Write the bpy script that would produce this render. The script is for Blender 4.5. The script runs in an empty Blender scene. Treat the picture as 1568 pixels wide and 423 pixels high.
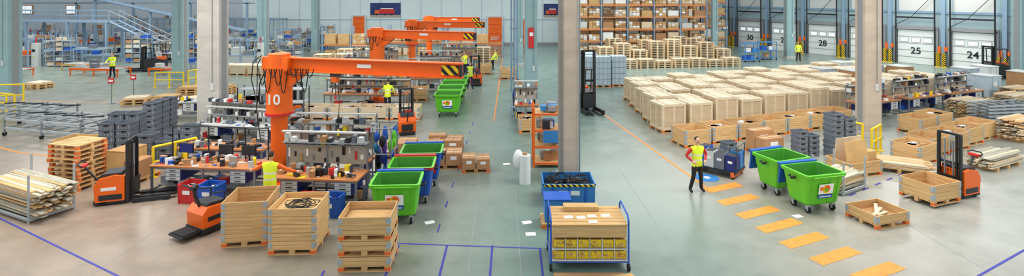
import bpy, math, random
from mathutils import Vector, Matrix, Euler
random.seed(11)
SC=bpy.context.scene
# ------------------------------------------------------------------ materials
def lin(c):
    c=c/255.0
    return c/12.92 if c<=0.04045 else ((c+0.055)/1.055)**2.4
def col(r,g,b): return (lin(r),lin(g),lin(b),1)
MATS={}
def mat(name,rgb,rough=0.6,metal=0.0,var=0.0,noise=0.0,scale=(3,3,3),emit=0,alt=None,bump=0,spec=0.5):
    m=bpy.data.materials.new(name); m.use_nodes=True
    nt=m.node_tree; N=nt.nodes; L=nt.links; b=N['Principled BSDF']
    c=col(*rgb); b.inputs['Roughness'].default_value=rough; b.inputs['Metallic'].default_value=metal
    b.inputs['Specular IOR Level'].default_value=spec
    b.inputs['Base Color'].default_value=c
    if emit:
        b.inputs['Emission Color'].default_value=c; b.inputs['Emission Strength'].default_value=emit
    last=None
    if noise or alt:
        tc=N.new('ShaderNodeTexCoord'); mp=N.new('ShaderNodeMapping'); mp.inputs['Scale'].default_value=scale
        nz=N.new('ShaderNodeTexNoise'); nz.inputs['Scale'].default_value=1.0; nz.inputs['Detail'].default_value=4
        L.new(tc.outputs['Object'],mp.inputs[0]); L.new(mp.outputs[0],nz.inputs['Vector'])
        rp=N.new('ShaderNodeValToRGB'); rp.color_ramp.elements[0].position=0.3; rp.color_ramp.elements[1].position=0.7
        k=1-noise
        a=col(*alt) if alt else (c[0]*k,c[1]*k,c[2]*k,1)
        rp.color_ramp.elements[0].color=a; rp.color_ramp.elements[1].color=c
        L.new(nz.outputs['Fac'],rp.inputs[0]); last=rp.outputs[0]
        if bump:
            bp=N.new('ShaderNodeBump'); bp.inputs['Strength'].default_value=bump; bp.inputs['Distance'].default_value=0.02
            L.new(nz.outputs['Fac'],bp.inputs['Height']); L.new(bp.outputs[0],b.inputs['Normal'])
    if var:
        oi=N.new('ShaderNodeObjectInfo'); mr=N.new('ShaderNodeMapRange')
        mr.inputs['To Min'].default_value=1-var; mr.inputs['To Max'].default_value=1+var*0.6
        L.new(oi.outputs['Random'],mr.inputs['Value'])
        hs=N.new('ShaderNodeHueSaturation'); L.new(mr.outputs[0],hs.inputs['Value'])
        if last: L.new(last,hs.inputs['Color'])
        else: hs.inputs['Color'].default_value=c
        last=hs.outputs[0]
    if last: L.new(last,b.inputs['Base Color'])
    MATS[name]=m; return m
mat('pine',(236,192,132),.65,var=.14,noise=.3,scale=(1.5,1.5,22))
mat('pine_dark',(196,150,98),.7,var=.12,noise=.3,scale=(2,2,20))
mat('pine_pale',(242,222,188),.65,var=.12,noise=.2,scale=(2,2,14))
mat('crate_side',(226,200,164),.65,var=.16,noise=.2,scale=(1.2,1.2,9))
mat('ply_lid',(250,236,206),.6,var=.1,noise=.14,scale=(6,1,6))
mat('plywood',(222,180,118),.65,var=.1,noise=.22,scale=(2,9,3))
mat('benchtop',(204,134,80),.45,noise=.2,scale=(2,14,3))
mat('timber_grey',(190,186,166),.7,noise=.35,scale=(2,20,20))
mat('cardboard',(190,142,98),.8,var=.12,noise=.12)
mat('orange',(250,108,22),.4,noise=.06)
mat('orange_end',(236,110,48),.6)
mat('beam',(226,130,76),.6)
mat('orange_paint',(252,156,62),.6,noise=.24,scale=(5,5,5))
mat('green',(100,202,42),.38,noise=.06)
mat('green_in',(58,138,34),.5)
mat('blue',(32,92,192),.45,noise=.1)
mat('blue_bin',(58,134,202),.45,noise=.1)
mat('blue_paint',(62,66,170),.6,noise=.3,scale=(9,9,9))
mat('blue_deep',(28,44,116),.5)
mat('red',(206,42,44),.5)
mat('steel',(146,154,162),.35,metal=.5,noise=.1)
mat('galv',(176,186,190),.5,metal=.2,noise=.15)
mat('steel_blue',(140,168,192),.45,noise=.1)
mat('dark',(36,38,44),.5)
mat('black',(16,17,20),.45)
mat('rubber',(24,24,26),.8)
mat('tote',(112,120,132),.6,var=.18)
mat('tote_in',(56,64,74),.7)
mat('yellow',(246,212,34),.45)
mat('bin_yellow',(232,198,42),.5)
mat('white',(238,240,238),.5)
mat('paper',(248,248,246),.7)
mat('grey_light',(206,210,208),.55)
mat('grey_mid',(146,150,152),.55)
mat('grey_pale_blue',(190,208,220),.6,var=.08,noise=.1)
mat('peg',(178,172,158),.6,noise=.2,scale=(4,4,4))
mat('concrete',(200,196,188),.8,noise=.2,scale=(1.5,1.5,3),bump=.1)
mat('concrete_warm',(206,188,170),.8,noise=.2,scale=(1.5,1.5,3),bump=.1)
mat('concrete_shaded',(140,136,130),.8,noise=.16,scale=(1.5,1.5,3))  # darker concrete copy: shade on the column's left side put into the colour
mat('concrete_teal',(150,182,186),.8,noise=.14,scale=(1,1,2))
mat('wall_white',(220,236,238),.75,noise=.05,scale=(.3,.3,.3))
mat('wall_grey',(192,202,210),.75,noise=.08,scale=(.3,.3,.3))
mat('wall_teal',(164,190,198),.7,noise=.08,scale=(.3,.3,.3))
mat('door_panel',(232,238,236),.5)
mat('glass_lit',(236,246,250),.3,emit=.5)
mat('skin',(222,170,140),.6)
mat('hair',(60,42,30),.8)
mat('trouser',(34,36,46),.8,noise=.2,scale=(9,9,9))
mat('shoe',(20,20,22),.6)
mat('sleeve_red',(206,52,48),.8)
mat('sleeve_blue',(40,70,140),.8)
mat('navy',(36,44,84),.8)
mat('bag_purple',(84,60,150),.6); mat('bag_teal',(30,110,150),.6)
mat('film',(230,232,230),.25)
def stripes(name,a,b,scale,rough=.5):
    m=mat(name,a,rough); nt=m.node_tree; N=nt.nodes; L=nt.links
    tc=N.new('ShaderNodeTexCoord'); sx=N.new('ShaderNodeSeparateXYZ'); L.new(tc.outputs['Object'],sx.inputs[0])
    ad=N.new('ShaderNodeMath'); ad.operation='ADD'; L.new(sx.outputs['X'],ad.inputs[0]); L.new(sx.outputs['Z'],ad.inputs[1])
    ml=N.new('ShaderNodeMath'); ml.operation='MULTIPLY'; ml.inputs[1].default_value=scale; L.new(ad.outputs[0],ml.inputs[0])
    fr=N.new('ShaderNodeMath'); fr.operation='FRACT'; L.new(ml.outputs[0],fr.inputs[0])
    gt=N.new('ShaderNodeMath'); gt.operation='GREATER_THAN'; gt.inputs[1].default_value=.5; L.new(fr.outputs[0],gt.inputs[0])
    mx=N.new('ShaderNodeMix'); mx.data_type='RGBA'; mx.inputs[6].default_value=col(*a); mx.inputs[7].default_value=col(*b)
    L.new(gt.outputs[0],mx.inputs[0]); L.new(mx.outputs[2],N['Principled BSDF'].inputs['Base Color']); return m
stripes('hazard',(246,206,20),(20,20,20),3.2)
stripes('hazard_small',(246,206,20),(20,20,20),6)
def vestmat(name,a):
    m=mat(name,a,.7,emit=.12); nt=m.node_tree; N=nt.nodes; L=nt.links
    tc=N.new('ShaderNodeTexCoord'); sx=N.new('ShaderNodeSeparateXYZ'); L.new(tc.outputs['Object'],sx.inputs[0])
    rp=N.new('ShaderNodeValToRGB'); rp.color_ramp.interpolation='CONSTANT'
    mr=N.new('ShaderNodeMapRange'); mr.inputs['From Max'].default_value=2.0; L.new(sx.outputs['Z'],mr.inputs['Value'])
    L.new(mr.outputs[0],rp.inputs[0]); e=rp.color_ramp.elements
    e[0].position=0; e[0].color=col(*a); e[1].position=.505; e[1].color=col(214,218,214)
    for p,c in ((.53,a),(.585,(214,218,214)),(.61,a)):
        q=e.new(p); q.color=col(*c)
    L.new(rp.outputs[0],N['Principled BSDF'].inputs['Base Color']); return m
vestmat('hivis',(222,240,44))
mat('poster_blue',(40,60,130),.5,noise=.5,scale=(1.2,1.2,1.2),alt=(24,40,90))
def floor_mat():
    m=mat('floor_epoxy',(180,180,172),.3,spec=.4); nt=m.node_tree; N=nt.nodes; L=nt.links; b=N['Principled BSDF']
    tc=N.new('ShaderNodeTexCoord'); sx=N.new('ShaderNodeSeparateXYZ'); L.new(tc.outputs['Object'],sx.inputs[0])
    mr=N.new('ShaderNodeMapRange'); mr.inputs['From Min'].default_value=-16; mr.inputs['From Max'].default_value=16
    nz=N.new('ShaderNodeTexNoise'); nz.inputs['Scale'].default_value=.16; nz.inputs['Detail'].default_value=3
    L.new(tc.outputs['Object'],nz.inputs['Vector'])
    ma=N.new('ShaderNodeMath'); ma.operation='MULTIPLY_ADD'; ma.inputs[1].default_value=6; L.new(nz.outputs['Fac'],ma.inputs[0]); L.new(sx.outputs['X'],ma.inputs[2])
    L.new(ma.outputs[0],mr.inputs['Value'])
    rp=N.new('ShaderNodeValToRGB'); e=rp.color_ramp.elements
    e[0].position=0; e[0].color=col(158,142,126); e[1].position=1; e[1].color=col(164,166,158)
    for p,c in ((.36,(154,138,122)),(.52,(132,142,130)),(.62,(112,138,128)),(.72,(124,142,132)),(.84,(158,154,142))):
        q=e.new(p); q.color=col(*c)
    L.new(mr.outputs[0],rp.inputs[0])
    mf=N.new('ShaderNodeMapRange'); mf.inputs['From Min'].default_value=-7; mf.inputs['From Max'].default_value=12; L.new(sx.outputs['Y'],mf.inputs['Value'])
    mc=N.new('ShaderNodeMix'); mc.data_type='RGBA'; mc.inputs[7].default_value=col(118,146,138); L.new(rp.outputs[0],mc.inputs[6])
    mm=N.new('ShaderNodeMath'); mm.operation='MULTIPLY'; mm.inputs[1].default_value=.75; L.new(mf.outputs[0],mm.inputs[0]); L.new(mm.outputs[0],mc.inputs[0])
    n2=N.new('ShaderNodeTexNoise'); n2.inputs['Scale'].default_value=1.0; n2.inputs['Detail'].default_value=9; n2.inputs['Roughness'].default_value=.66; L.new(tc.outputs['Object'],n2.inputs['Vector'])
    m2=N.new('ShaderNodeMapRange'); m2.inputs['From Min'].default_value=.3; m2.inputs['From Max'].default_value=.7; m2.inputs['To Min'].default_value=.8; m2.inputs['To Max'].default_value=1.12; L.new(n2.outputs['Fac'],m2.inputs['Value'])
    hs=N.new('ShaderNodeHueSaturation'); L.new(mc.outputs[2],hs.inputs['Color']); L.new(m2.outputs[0],hs.inputs['Value'])
    L.new(hs.outputs[0],b.inputs['Base Color'])
    m3=N.new('ShaderNodeMapRange'); m3.inputs['To Min'].default_value=.16; m3.inputs['To Max'].default_value=.42; L.new(n2.outputs['Fac'],m3.inputs['Value']); L.new(m3.outputs[0],b.inputs['Roughness'])
floor_mat()
# ------------------------------------------------------------------ mesh builder
class MB:
    def __init__(s): s.V=[];s.F=[];s.M=[];s.S=[];s.mats=[]; s.X=Matrix.Identity(4)
    def mi(s,m):
        if m not in s.mats: s.mats.append(m)
        return s.mats.index(m)
    def add(s,vs,fs,m,sm=False):
        o=len(s.V); X=s.X
        s.V+= [tuple(X@Vector(v)) for v in vs]
        k=s.mi(m)
        for f in fs: s.F.append(tuple(i+o for i in f)); s.M.append(k); s.S.append(sm)
    def box(s,c,d,m,rz=0,rx=0,ry=0,tx=1,ty=1):
        x,y,z=d[0]/2,d[1]/2,d[2]/2
        vs=[(-x,-y,-z),(x,-y,-z),(x,y,-z),(-x,y,-z),(-x*tx,-y*ty,z),(x*tx,-y*ty,z),(x*tx,y*ty,z),(-x*tx,y*ty,z)]
        if rz or rx or ry:
            R=Euler((rx,ry,rz)).to_matrix(); vs=[R@Vector(v) for v in vs]
        vs=[(v[0]+c[0],v[1]+c[1],v[2]+c[2]) for v in vs]
        s.add(vs,[(3,2,1,0),(4,5,6,7),(0,1,5,4),(1,2,6,5),(2,3,7,6),(3,0,4,7)],m)
    def cyl(s,p0,p1,r,m,r1=None,n=12,sm=True):
        s.tube([p0,p1],r,m,n,[r,r if r1 is None else r1],sm)
    def tube(s,P,r,m,n=8,R=None,sm=True):
        P=[Vector(p) for p in P]; vs=[]; k=len(P); up=None
        for i,p in enumerate(P):
            t=(P[min(i+1,k-1)]-P[max(i-1,0)]).normalized()
            if up is None: up=Vector((0,0,1)) if abs(t.z)<.9 else Vector((0,1,0))
            a=t.cross(up).normalized(); b=a.cross(t).normalized(); up=b
            rr=R[i] if R else r
            for j in range(n):
                th=2*math.pi*j/n; vs.append(tuple(p+a*rr*math.cos(th)+b*rr*math.sin(th)))
        fs=[]
        for i in range(k-1):
            for j in range(n):
                j2=(j+1)%n; fs.append((i*n+j,i*n+j2,(i+1)*n+j2,(i+1)*n+j))
        s.add(vs,fs,m,sm)
        s.add(vs[:n],[tuple(range(n))],m); s.add(vs[-n:],[tuple(reversed(range(n)))],m)
    def sph(s,c,r,m,nu=14,nv=9,fn=None):
        if not hasattr(r,'__len__'): r=(r,r,r)
        vs=[]
        for i in range(nv+1):
            ph=math.pi*i/nv
            for j in range(nu):
                th=2*math.pi*j/nu; v=Vector((math.sin(ph)*math.cos(th),math.sin(ph)*math.sin(th),math.cos(ph)))
                if fn: v=fn(v)
                vs.append((c[0]+v[0]*r[0],c[1]+v[1]*r[1],c[2]+v[2]*r[2]))
        fs=[(i*nu+j,(i+1)*nu+j,(i+1)*nu+(j+1)%nu,i*nu+(j+1)%nu) for i in range(nv) for j in range(nu)]
        s.add(vs,fs,m,True)
    def prism(s,poly,y0,y1,m):
        n=len(poly); vs=[(x,y0,z) for x,z in poly]+[(x,y1,z) for x,z in poly]
        s.add(vs,[tuple(range(n)),tuple(reversed(range(n,2*n)))]+[(i,i+n,(i+1)%n+n,(i+1)%n) for i in range(n)],m)
    def quad(s,p,m): s.add(p,[(0,1,2,3)],m)
    def disc(s,c,r,m,axis='y',n=20):
        vs=[]
        for j in range(n):
            t=2*math.pi*j/n; a,b=r*math.cos(t),r*math.sin(t)
            vs.append((c[0]+a,c[1],c[2]+b) if axis=='y' else (c[0]+a,c[1]+b,c[2]))
        s.add(vs,[tuple(range(n))],m)
    def mesh(s,name):
        me=bpy.data.meshes.new(name); me.from_pydata(s.V,[],s.F)
        for m in s.mats: me.materials.append(MATS[m])
        me.polygons.foreach_set('material_index',s.M); me.polygons.foreach_set('use_smooth',s.S); me.update(); return me
def put(name,me,loc=(0,0,0),rz=0,parent=None,bev=0,s=None):
    if isinstance(me,MB): me=me.mesh(name)
    o=bpy.data.objects.new(name,me); SC.collection.objects.link(o)
    if len(loc)==2: loc=(loc[0],loc[1],0)
    o.location=loc; o.rotation_euler=(0,0,math.radians(rz))
    if s: o.scale=s
    if parent: o.parent=parent
    if bev:
        b=o.modifiers.new('bevel','BEVEL'); b.width=bev; b.segments=2; b.limit_method='ANGLE'; b.angle_limit=math.radians(50)
    return o
def text(name,body,size,m,loc,rot,parent):
    cu=bpy.data.curves.new(name,'FONT'); cu.body=body; cu.size=size; cu.align_x='CENTER'; cu.align_y='CENTER'; cu.extrude=.004; cu.offset=.008
    cu.materials.append(MATS[m]); o=bpy.data.objects.new(name,cu); SC.collection.objects.link(o); o.location=loc; o.rotation_euler=rot; o.parent=parent; return o
# ------------------------------------------------------------------ camera
cd=bpy.data.cameras.new('camera'); cam=bpy.data.objects.new('camera',cd); SC.collection.objects.link(cam)
cam.location=(0,0,6.5); cam.rotation_euler=(math.radians(90),0,0); cd.sensor_width=36; cd.lens=36*800/1568; cd.shift_y=-226.5/1568
cd.clip_end=300; SC.camera=cam
# ------------------------------------------------------------------ room shell
b=MB(); b.box((0,0,-.1),(150,110,.2),'floor_epoxy'); put('floor',b,(0,25,0))
b=MB(); b.box((-18,62.2,5),(100,.4,10),'wall_white'); b.box((-47,61.96,5),(30,.1,10),'wall_grey')
for i in range(40): b.box((-66+i*2.4,61.97,5),(.04,.06,10),'wall_grey')
b.box((-18,61.95,.15),(96,.08,.3),'grey_mid'); b.box((-10,61.95,3.05),(48,.08,.1),'grey_pale_blue'); put('wall_back',b)
b=MB(); b.box((-68,30,5),(.4,64,10),'wall_grey'); put('wall_left',b)
WR=Vector((37.9,42.9,0)); wd=Vector((-.56,.83,0)).normalized(); wang=math.degrees(math.atan2(-wd.y,-wd.x))
b=MB(); b.box((4,.2,6),(66,.4,12),'wall_teal')
for i in range(-9,12):
    b.box((i*3.9+1.95,-.12,6),(.28,.24,12),'steel_blue')
b.box((4,-.05,4.6),(66,.1,.2),'steel_blue')
put('wall_right',b,WR,wang)
def dock(i,num,nm):
    e=bpy.data.objects.new('door_%d'%nm,None); SC.collection.objects.link(e); e.location=WR+wd*(i*3.9) ; e.rotation_euler=(0,0,math.radians(wang))
    b=MB()
    for k in range(5):
        b.box((0,-.08,.3+k*.6),(2.7,.1,.58),'door_panel'); b.box((0,-.14,.01+k*.6),(2.7,.03,.03),'grey_mid')
    for x in (-.85,0,.85): b.box((x,-.155,2.1),(.6,.03,.34),'glass_lit'); b.box((x,-.14,2.1),(.68,.02,.42),'grey_mid')
    b.box((-1.5,-.17,1.6),(.22,.3,3.2),'grey_mid'); b.box((1.5,-.17,1.6),(.22,.3,3.2),'grey_mid'); b.box((0,-.17,3.2),(3.2,.3,.3),'grey_mid')
    for x in (-1.42,1.42): b.cyl((x,-.36,0),(x,-.45,6.4),.06,'dark')
    b.box((0,-.37,4.1),(2.9,.1,.14),'dark'); b.box((0,-.05,5.3),(2.6,.06,1.3),'grey_light')
    b.tube([(-1.42,-.4,3.4),(-.3,-.4,4.1),(1.42,-.4,6.2)],.025,'dark',5)
    b.box((-1.72,-.3,1.5),(.2,.15,.35),'orange'); b.box((1.72,-.3,1.4),(.18,.12,.6),'orange')
    put('panel',b,parent=e)
    text('number',str(num),.8,'black',(0,-.17,1.15),(math.radians(90),0,0),e)
    for x in (-1.75,1.75):
        b=MB(); b.cyl((0,0,0),(0,0,1.2),.15,'hazard_small'); b.box((0,0,.02),(.36,.36,.04),'yellow')
        p=WR+wd*(i*3.9)-wd*x+Vector((-.83,-.56,0))*.75
        put('bollard',b,p,wang)
for i,n in enumerate((24,25,26,28,29,30,31,32)): dock(i,n,n)
dock(-1,23,23)
def wdoor(nm,x,w,h,m):
    b=MB(); b.box((0,0,h/2),(w,.12,h),m); b.box((-w/2-.08,-.02,h/2),(.16,.2,h),'grey_light'); b.box((w/2+.08,-.02,h/2),(.16,.2,h),'grey_light')
    b.box((0,-.02,h+.08),(w+.32,.2,.16),'grey_light')
    for k in range(6): b.box((0,-.07,h*(k+.5)/6),(w*.94,.03,.03),'red' if m=='orange' else 'grey_mid')
    b.box((w*.38,-.1,1.05),(.05,.1,.16),'dark'); return put('door_%d'%nm,b,(x,61.82,0))
wdoor(1,-18.1,1.35,3.4,'orange'); d2=wdoor(2,-2.0,1.6,3.3,'orange'); wdoor(3,1.0,.9,3.0,'orange'); wdoor(4,-55,1.2,2.4,'cardboard'); wdoor(5,-49,1.2,2.4,'cardboard'); wdoor(6,-40,1.3,2.6,'white')
text('door_sign','EXIT',.5,'white',(0,-.12,.8),(math.radians(90),0,0),d2)
def poster(x,z,w,h):
    b=MB(); b.box((0,-.02,0),(w+.1,.04,h+.1),'white')
    b.box((0,-.045,0),(w,.03,h),'poster_blue')
    b.box((w*.05,-.07,-h*.1),(w*.5,.02,h*.32),'red'); b.box((-w*.28,-.07,-h*.14),(w*.14,.02,h*.24),'orange'); b.box((w*.05,-.085,h*.1),(w*.42,.02,h*.07),'white')
    for q in (-.28,-.02,.2): b.disc((w*q,-.09,-h*.3),h*.07,'black')
    b.box((0,-.07,-h*.42),(w,.02,h*.14),'timber_grey'); put('wall_poster',b,(x,61.98,z))
poster(-15.0,4.15,3.6,1.7); poster(4.7,4.1,1.9,1.6)
for i,x in enumerate((-57.5,-52)):
    b=MB(); b.box((0,0,0),(1.6,.1,1.1),'cardboard'); b.box((0,-.04,0),(1.4,.06,.9),'glass_lit'); b.box((0,-.08,0),(.05,.04,.9),'white'); put('window_%d'%(i+1),b,(x,61.85,4.2))
# floor markings
def strip(name,pts,w,m,z=.004):
    b=MB()
    for (x0,y0),(x1,y1) in zip(pts[:-1],pts[1:]):
        d=Vector((x1-x0,y1-y0,0)).normalized(); n=Vector((-d.y,d.x,0))*w/2
        a=Vector((x0,y0,z)); c=Vector((x1,y1,z)); b.quad([tuple(a-n),tuple(c-n),tuple(c+n),tuple(a+n)],m)
    return put(name,b)
def dashes(name,p0,p1,w,m,L=.8,g=.5):
    b=MB(); p0=Vector((*p0,.004)); p1=Vector((*p1,.004)); d=(p1-p0); T=d.length; d.normalize(); n=Vector((-d.y,d.x,0))*w/2; t=0
    while t<T:
        a=p0+d*t; c=p0+d*min(T,t+L); b.quad([tuple(a-n),tuple(c-n),tuple(c+n),tuple(a+n)],m); t+=L+g
    put(name,b)
strip('floor_line_blue',[(-24,19.9),(-14.56,14.86),(-8.96,11.87),(-5,9.8)],.05,'blue_paint')
strip('floor_line_blue',[(-3.0,13.4),(.75,13.13)],.05,'blue_paint')
for x in (-2.88,-1.65,-.5,.7): strip('floor_line_blue',[(x,13.3 if x<0 else 13.1),(x,10.5)],.055,'blue_paint',.005)
strip('floor_line_blue',[(-4.35,12.1),(-4.2,10.5)],.055,'blue_paint')
strip('floor_line_blue',[(8,10),(10.6,11.87),(12.7,13.0),(16,14.6)],.055,'blue_paint')
dashes('floor_line_blue',(10.65,16.5),(25,25.5),.06,'blue_paint',.4,.45)
dashes('floor_line_blue',(-2.0,14),(-1.9,26),.04,'blue_paint',.5,1.1)
strip('floor_line_orange',[(4.0,42),(4.55,28.9),(6.41,17.05)],.09,'orange_paint')
strip('floor_line_orange',[(-30,26),(-20,21),(-15,19.5)],.09,'orange_paint')
strip('floor_line_orange',[(-32,31),(-12,29),(-11,24)],.09,'orange_paint')
strip('floor_line_orange',[(-.9,50),(-.9,26)],.07,'orange_paint')
b=MB()
bars=[(6.95,17.2),(7.02,16.2),(7.19,15.28),(7.38,14.42),(7.6,13.58),(7.92,12.78),(8.45,12.05),(8.9,11.3)]
for x,y in bars: b.box((x,y,.004),(1.45,.38,.004),'orange_paint',rz=math.radians(24))
put('crosswalk_marking',b)
b=MB(); b.disc((6.75,18.1,.006),.4,'blue_bin','z'); b.disc((6.75,18.1,.008),.12,'white','z',8); put('floor_sticker',b)
b=MB()
for x,y,r in ((.42,14.6,.3),(.5,13.9,.1),(-2.3,14.6,.4),(8.2,15.0,.3),(-.2,19.5,.2)): b.box((x,y,.006),(.27,.19,.004),'paper',rz=r)
put('floor_label',b)
b=MB()
for i,(x,y) in enumerate(((-9.6,12.0),(.2,12.4),(4,14.4),(11,12.2),(-1.1,16.5))): b.box((x,y,.002),(.02,9,.002),'grey_mid',rz=.02)
put('floor_joint',b)
# ------------------------------------------------------------------ columns
def column(x,y,w,d,m):
    b=MB(); b.box((0,0,5),(w,d,10),m)
    for sx in (-1,1):
        b.box((sx*w*.5,0,5),(.03,d*.5,10),'grey_mid')
    b.box((0,0,.1),(w+.12,d+.12,.2),'concrete')
    b.box((w*.2,-d/2-.02,2.2),(.12,.06,.3),'grey_light'); b.cyl((w*.2,-d/2-.03,2.3),(w*.2,-d/2-.03,10),.018,'galv',n=6)
    put('concrete_column',b,(x,y),0,bev=.03)
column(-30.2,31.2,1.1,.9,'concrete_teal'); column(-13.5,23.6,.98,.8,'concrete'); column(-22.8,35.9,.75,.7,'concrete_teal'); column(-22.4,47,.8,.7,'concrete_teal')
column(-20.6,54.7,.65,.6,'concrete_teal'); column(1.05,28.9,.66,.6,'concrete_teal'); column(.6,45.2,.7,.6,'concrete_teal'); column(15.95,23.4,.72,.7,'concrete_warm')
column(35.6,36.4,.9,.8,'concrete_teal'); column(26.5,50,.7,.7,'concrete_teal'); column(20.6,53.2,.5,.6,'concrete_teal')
b=MB(); b.box((.05,0,5),(.5,.55,10),'concrete_warm'); b.box((-.26,0,5),(.12,.6,10),'concrete_shaded'); b.box((.31,0,5),(.05,.6,10),'concrete'); b.box((0,0,.1),(.8,.8,.2),'concrete')
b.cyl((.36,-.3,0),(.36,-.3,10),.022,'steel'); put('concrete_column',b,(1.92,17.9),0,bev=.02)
b=MB()
for x in (-.2,0,.2): b.cyl((x,0,0),(x,0,9.5),.06,'steel_blue')
for z in (2,4,6,8): b.box((0,.05,z),(.6,.06,.08),'galv')
put('service_pipes',b,(.15,34))
b=MB(); b.box((0,0,0),(.3,.04,1.1),'red'); b.box((0,-.03,.2),(.2,.02,.2),'white'); put('column_sign',b,(1.05,28.5,3.9))
# ------------------------------------------------------------------ pallets & crates
def pallet(b,w,d,x=0,y=0,z=0,m='pine',e='orange_end'):
    for i in (-1,0,1):
        for j in (-1,0,1):
            b.box((x+i*(w/2-.07),y+j*(d/2-.05),z+.062),(.14,.1,.08),e if i and j else m)
    for j in (-1,0,1): b.box((x,y+j*(d/2-.05),z+.011),(w,.1,.022),m)
    for i in (-1,0,1): b.box((x+i*(w/2-.07),y,z+.113),(.14,d,.022),m)
    n=5 if d<.9 else 7
    for k in range(n): b.box((x,y-d/2+.06+k*(d-.12)/(n-1),z+.134),(w,.12,.02),m)
def collar(b,w,d,z,h,m):
    t=.025
    for k in range(2):
        hh=h/2-.008; zz=z+h*(k+.5)/2
        b.box((0,-d/2+t/2,zz),(w,t,hh),m); b.box((0,d/2-t/2,zz),(w,t,hh),m)
        b.box((-w/2+t/2,0,zz),(t,d-2*t,hh),m); b.box((w/2-t/2,0,zz),(t,d-2*t,hh),m)
    for sx in (-1,1):
        for sy in (-1,1):
            b.box((sx*(w/2-.05),sy*(d/2+.004),z+h/2),(.1,.008,h*.7),'galv'); b.box((sx*(w/2+.004),sy*(d/2-.05),z+h/2),(.008,.1,h*.7),'galv')
def crate_open(w=1.2,d=.8,n=3,m='pine',fill=None,h=.2):
    b=MB(); pallet(b,w,d,m=m); z=.145
    b.box((0,0,.15),(w-.05,d-.05,.012),'pine_dark')
    for k in range(n): collar(b,w,d,z+k*h,h-.004,m)
    if fill=='cable':
        b.box((0,0,z+n*h-.16),(w-.08,d-.08,.02),'plywood')
        for q in range(7):
            cx,cy,r=random.uniform(-.15,.15),random.uniform(-.1,.1),random.uniform(.16,.34)
            b.tube([(cx+r*math.cos(a*.45+q)*(1+.2*math.sin(a+q)),cy+r*.9*math.sin(a*.45+q),z+n*h-.12+.02*math.sin(a*1.7+q)+q*.006) for a in range(16)],.012,'black',5)
    if fill=='boxes':
        for q in range(6): b.box((random.uniform(-w*.3,w*.3),random.uniform(-d*.25,d*.25),z+n*h*.55),(.3,.25,n*h*.6),random.choice(['cardboard','white','plywood','grey_light']),rz=random.uniform(-.3,.3))
    if fill=='sticks':
        for q in range(3): b.box((-.1+.1*q,-.1+q*.1,z+.06+q*.03),(.9,.09,.03),'pine_pale',rz=.2+q*.25)
    return b
def crate_closed(w=1.2,d=1.0,h=1.15,m='crate_side'):
    b=MB(); pallet(b,w,d,m='pine'); z=.145; H=h-z-.03
    b.box((0,0,z+H/2),(w-.06,d-.06,H),m)
    for sx in (-1,0,1):
        for sy in (-1,1):
            b.box((sx*(w/2-.07),sy*(d/2-.022),z+H/2),(.1,.022,H),'pine_pale')
    for sy in (-1,0,1):
        for sx in (-1,1): b.box((sx*(w/2-.022),sy*(d/2-.07),z+H/2),(.022,.1,H),'pine_pale')
    for zz in (z+.05,z+H-.05):
        for sy in (-1,1): b.box((0,sy*(d/2-.016),zz),(w-.02,.022,.09),'pine_pale')
        for sx in (-1,1): b.box((sx*(w/2-.016),0,zz),(.022,d-.02,.09),'pine_pale')
    for k in range(6): b.box((0,-d/2+d*(k+.5)/6,h-.015),(w+.03,d/6-.012,.03),'ply_lid')
    for x in (-w*.3,w*.3): b.box((x,0,h+.012),(.09,d,.022),'pine_pale')
    return b
def wrapped(c,w=1.2,d=1.1,h=1.4):
    b=MB(); pallet(b,w,d); b.box((0,0,.15+h/2-.1),(w-.06,d-.06,h-.2),c); b.box((0,0,h-.02),(w,d,.04),'grey_light')
    for x in (-.3,.3): b.box((x,0,.15+h/2-.08),(.02,d-.04,h-.2),'steel_blue')
    b.box((0,-d/2+.025,.9),(.3,.02,.22),'paper'); return b
C_tall=[crate_closed(1.24,1.12,h).mesh('crate') for h in (1.3,1.16,1.38,1.24)]
C_wr=[wrapped(c).mesh('w') for c in ('grey_pale_blue','white','cardboard')]
u=Vector((math.cos(math.radians(22.5)),math.sin(math.radians(22.5)),0)); v=Vector((.02,1,0))
g0=Vector((7.25,24.35,0))
for i in range(14):
    for j in range(5):
        if (i*7+j*3)%17==5 and j>0: continue
        p=g0+u*(i*1.58)+v*(j*1.6+random.uniform(-.05,.05)-(.12 if j%2 else 0))
        if i>8 and j>1 and (i+j)%3==0: put('wrapped_pallet',C_wr[(i+j*2)%3],p,16)
        else: put('wooden_crate',C_tall[(i*3+j*2)%4],p,15+random.uniform(-2,2))
C_o=[crate_open(1.25,1.0,3,'pine',f).mesh('c') for f in (None,'boxes','boxes')]
for i in range(7):
    put('open_crate',C_o[i%3],Vector((7.55,22.05,0))+u*(i*1.46),17+random.uniform(-2,2))
for (x,y,r,k) in ((16.6,20.9,25,0),(18.0,21.6,25,1),(19.3,22.4,25,1),(20.6,23.2,25,0),(15.3,19.9,28,1),(18.6,24.0,25,0),(20.0,24.8,25,2)):
    put('open_crate',C_o[k],(x,y),r)
put('open_crate',crate_open(1.1,1.1,5,'pine').mesh('c'),(-6.85,13.75),8,bev=.004)
put('open_crate',crate_open(1.15,1.1,5,'pine','cable').mesh('c'),(-5.42,13.35),2,bev=.004)
b=MB()
for k in range(3):
    z=k*.36; b.X=Matrix.Translation((0,0,z)); pallet(b,1.2,.95); collar(b,1.2,.95,.147,.2,'pine')
b.X=Matrix.Translation((0,0,.36*2+.2)); collar(b,1.2,.95,.147,.2,'pine'); b.box((0,0,.15),(1.1,.85,.01),'plywood')
put('stacked_crates',b,(-3.42,12.5),2,bev=.004)
put('open_crate',crate_open(1.2,.95,1,'pine','sticks',.24).mesh('c'),(10.3,14.75),17,bev=.004)
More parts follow.
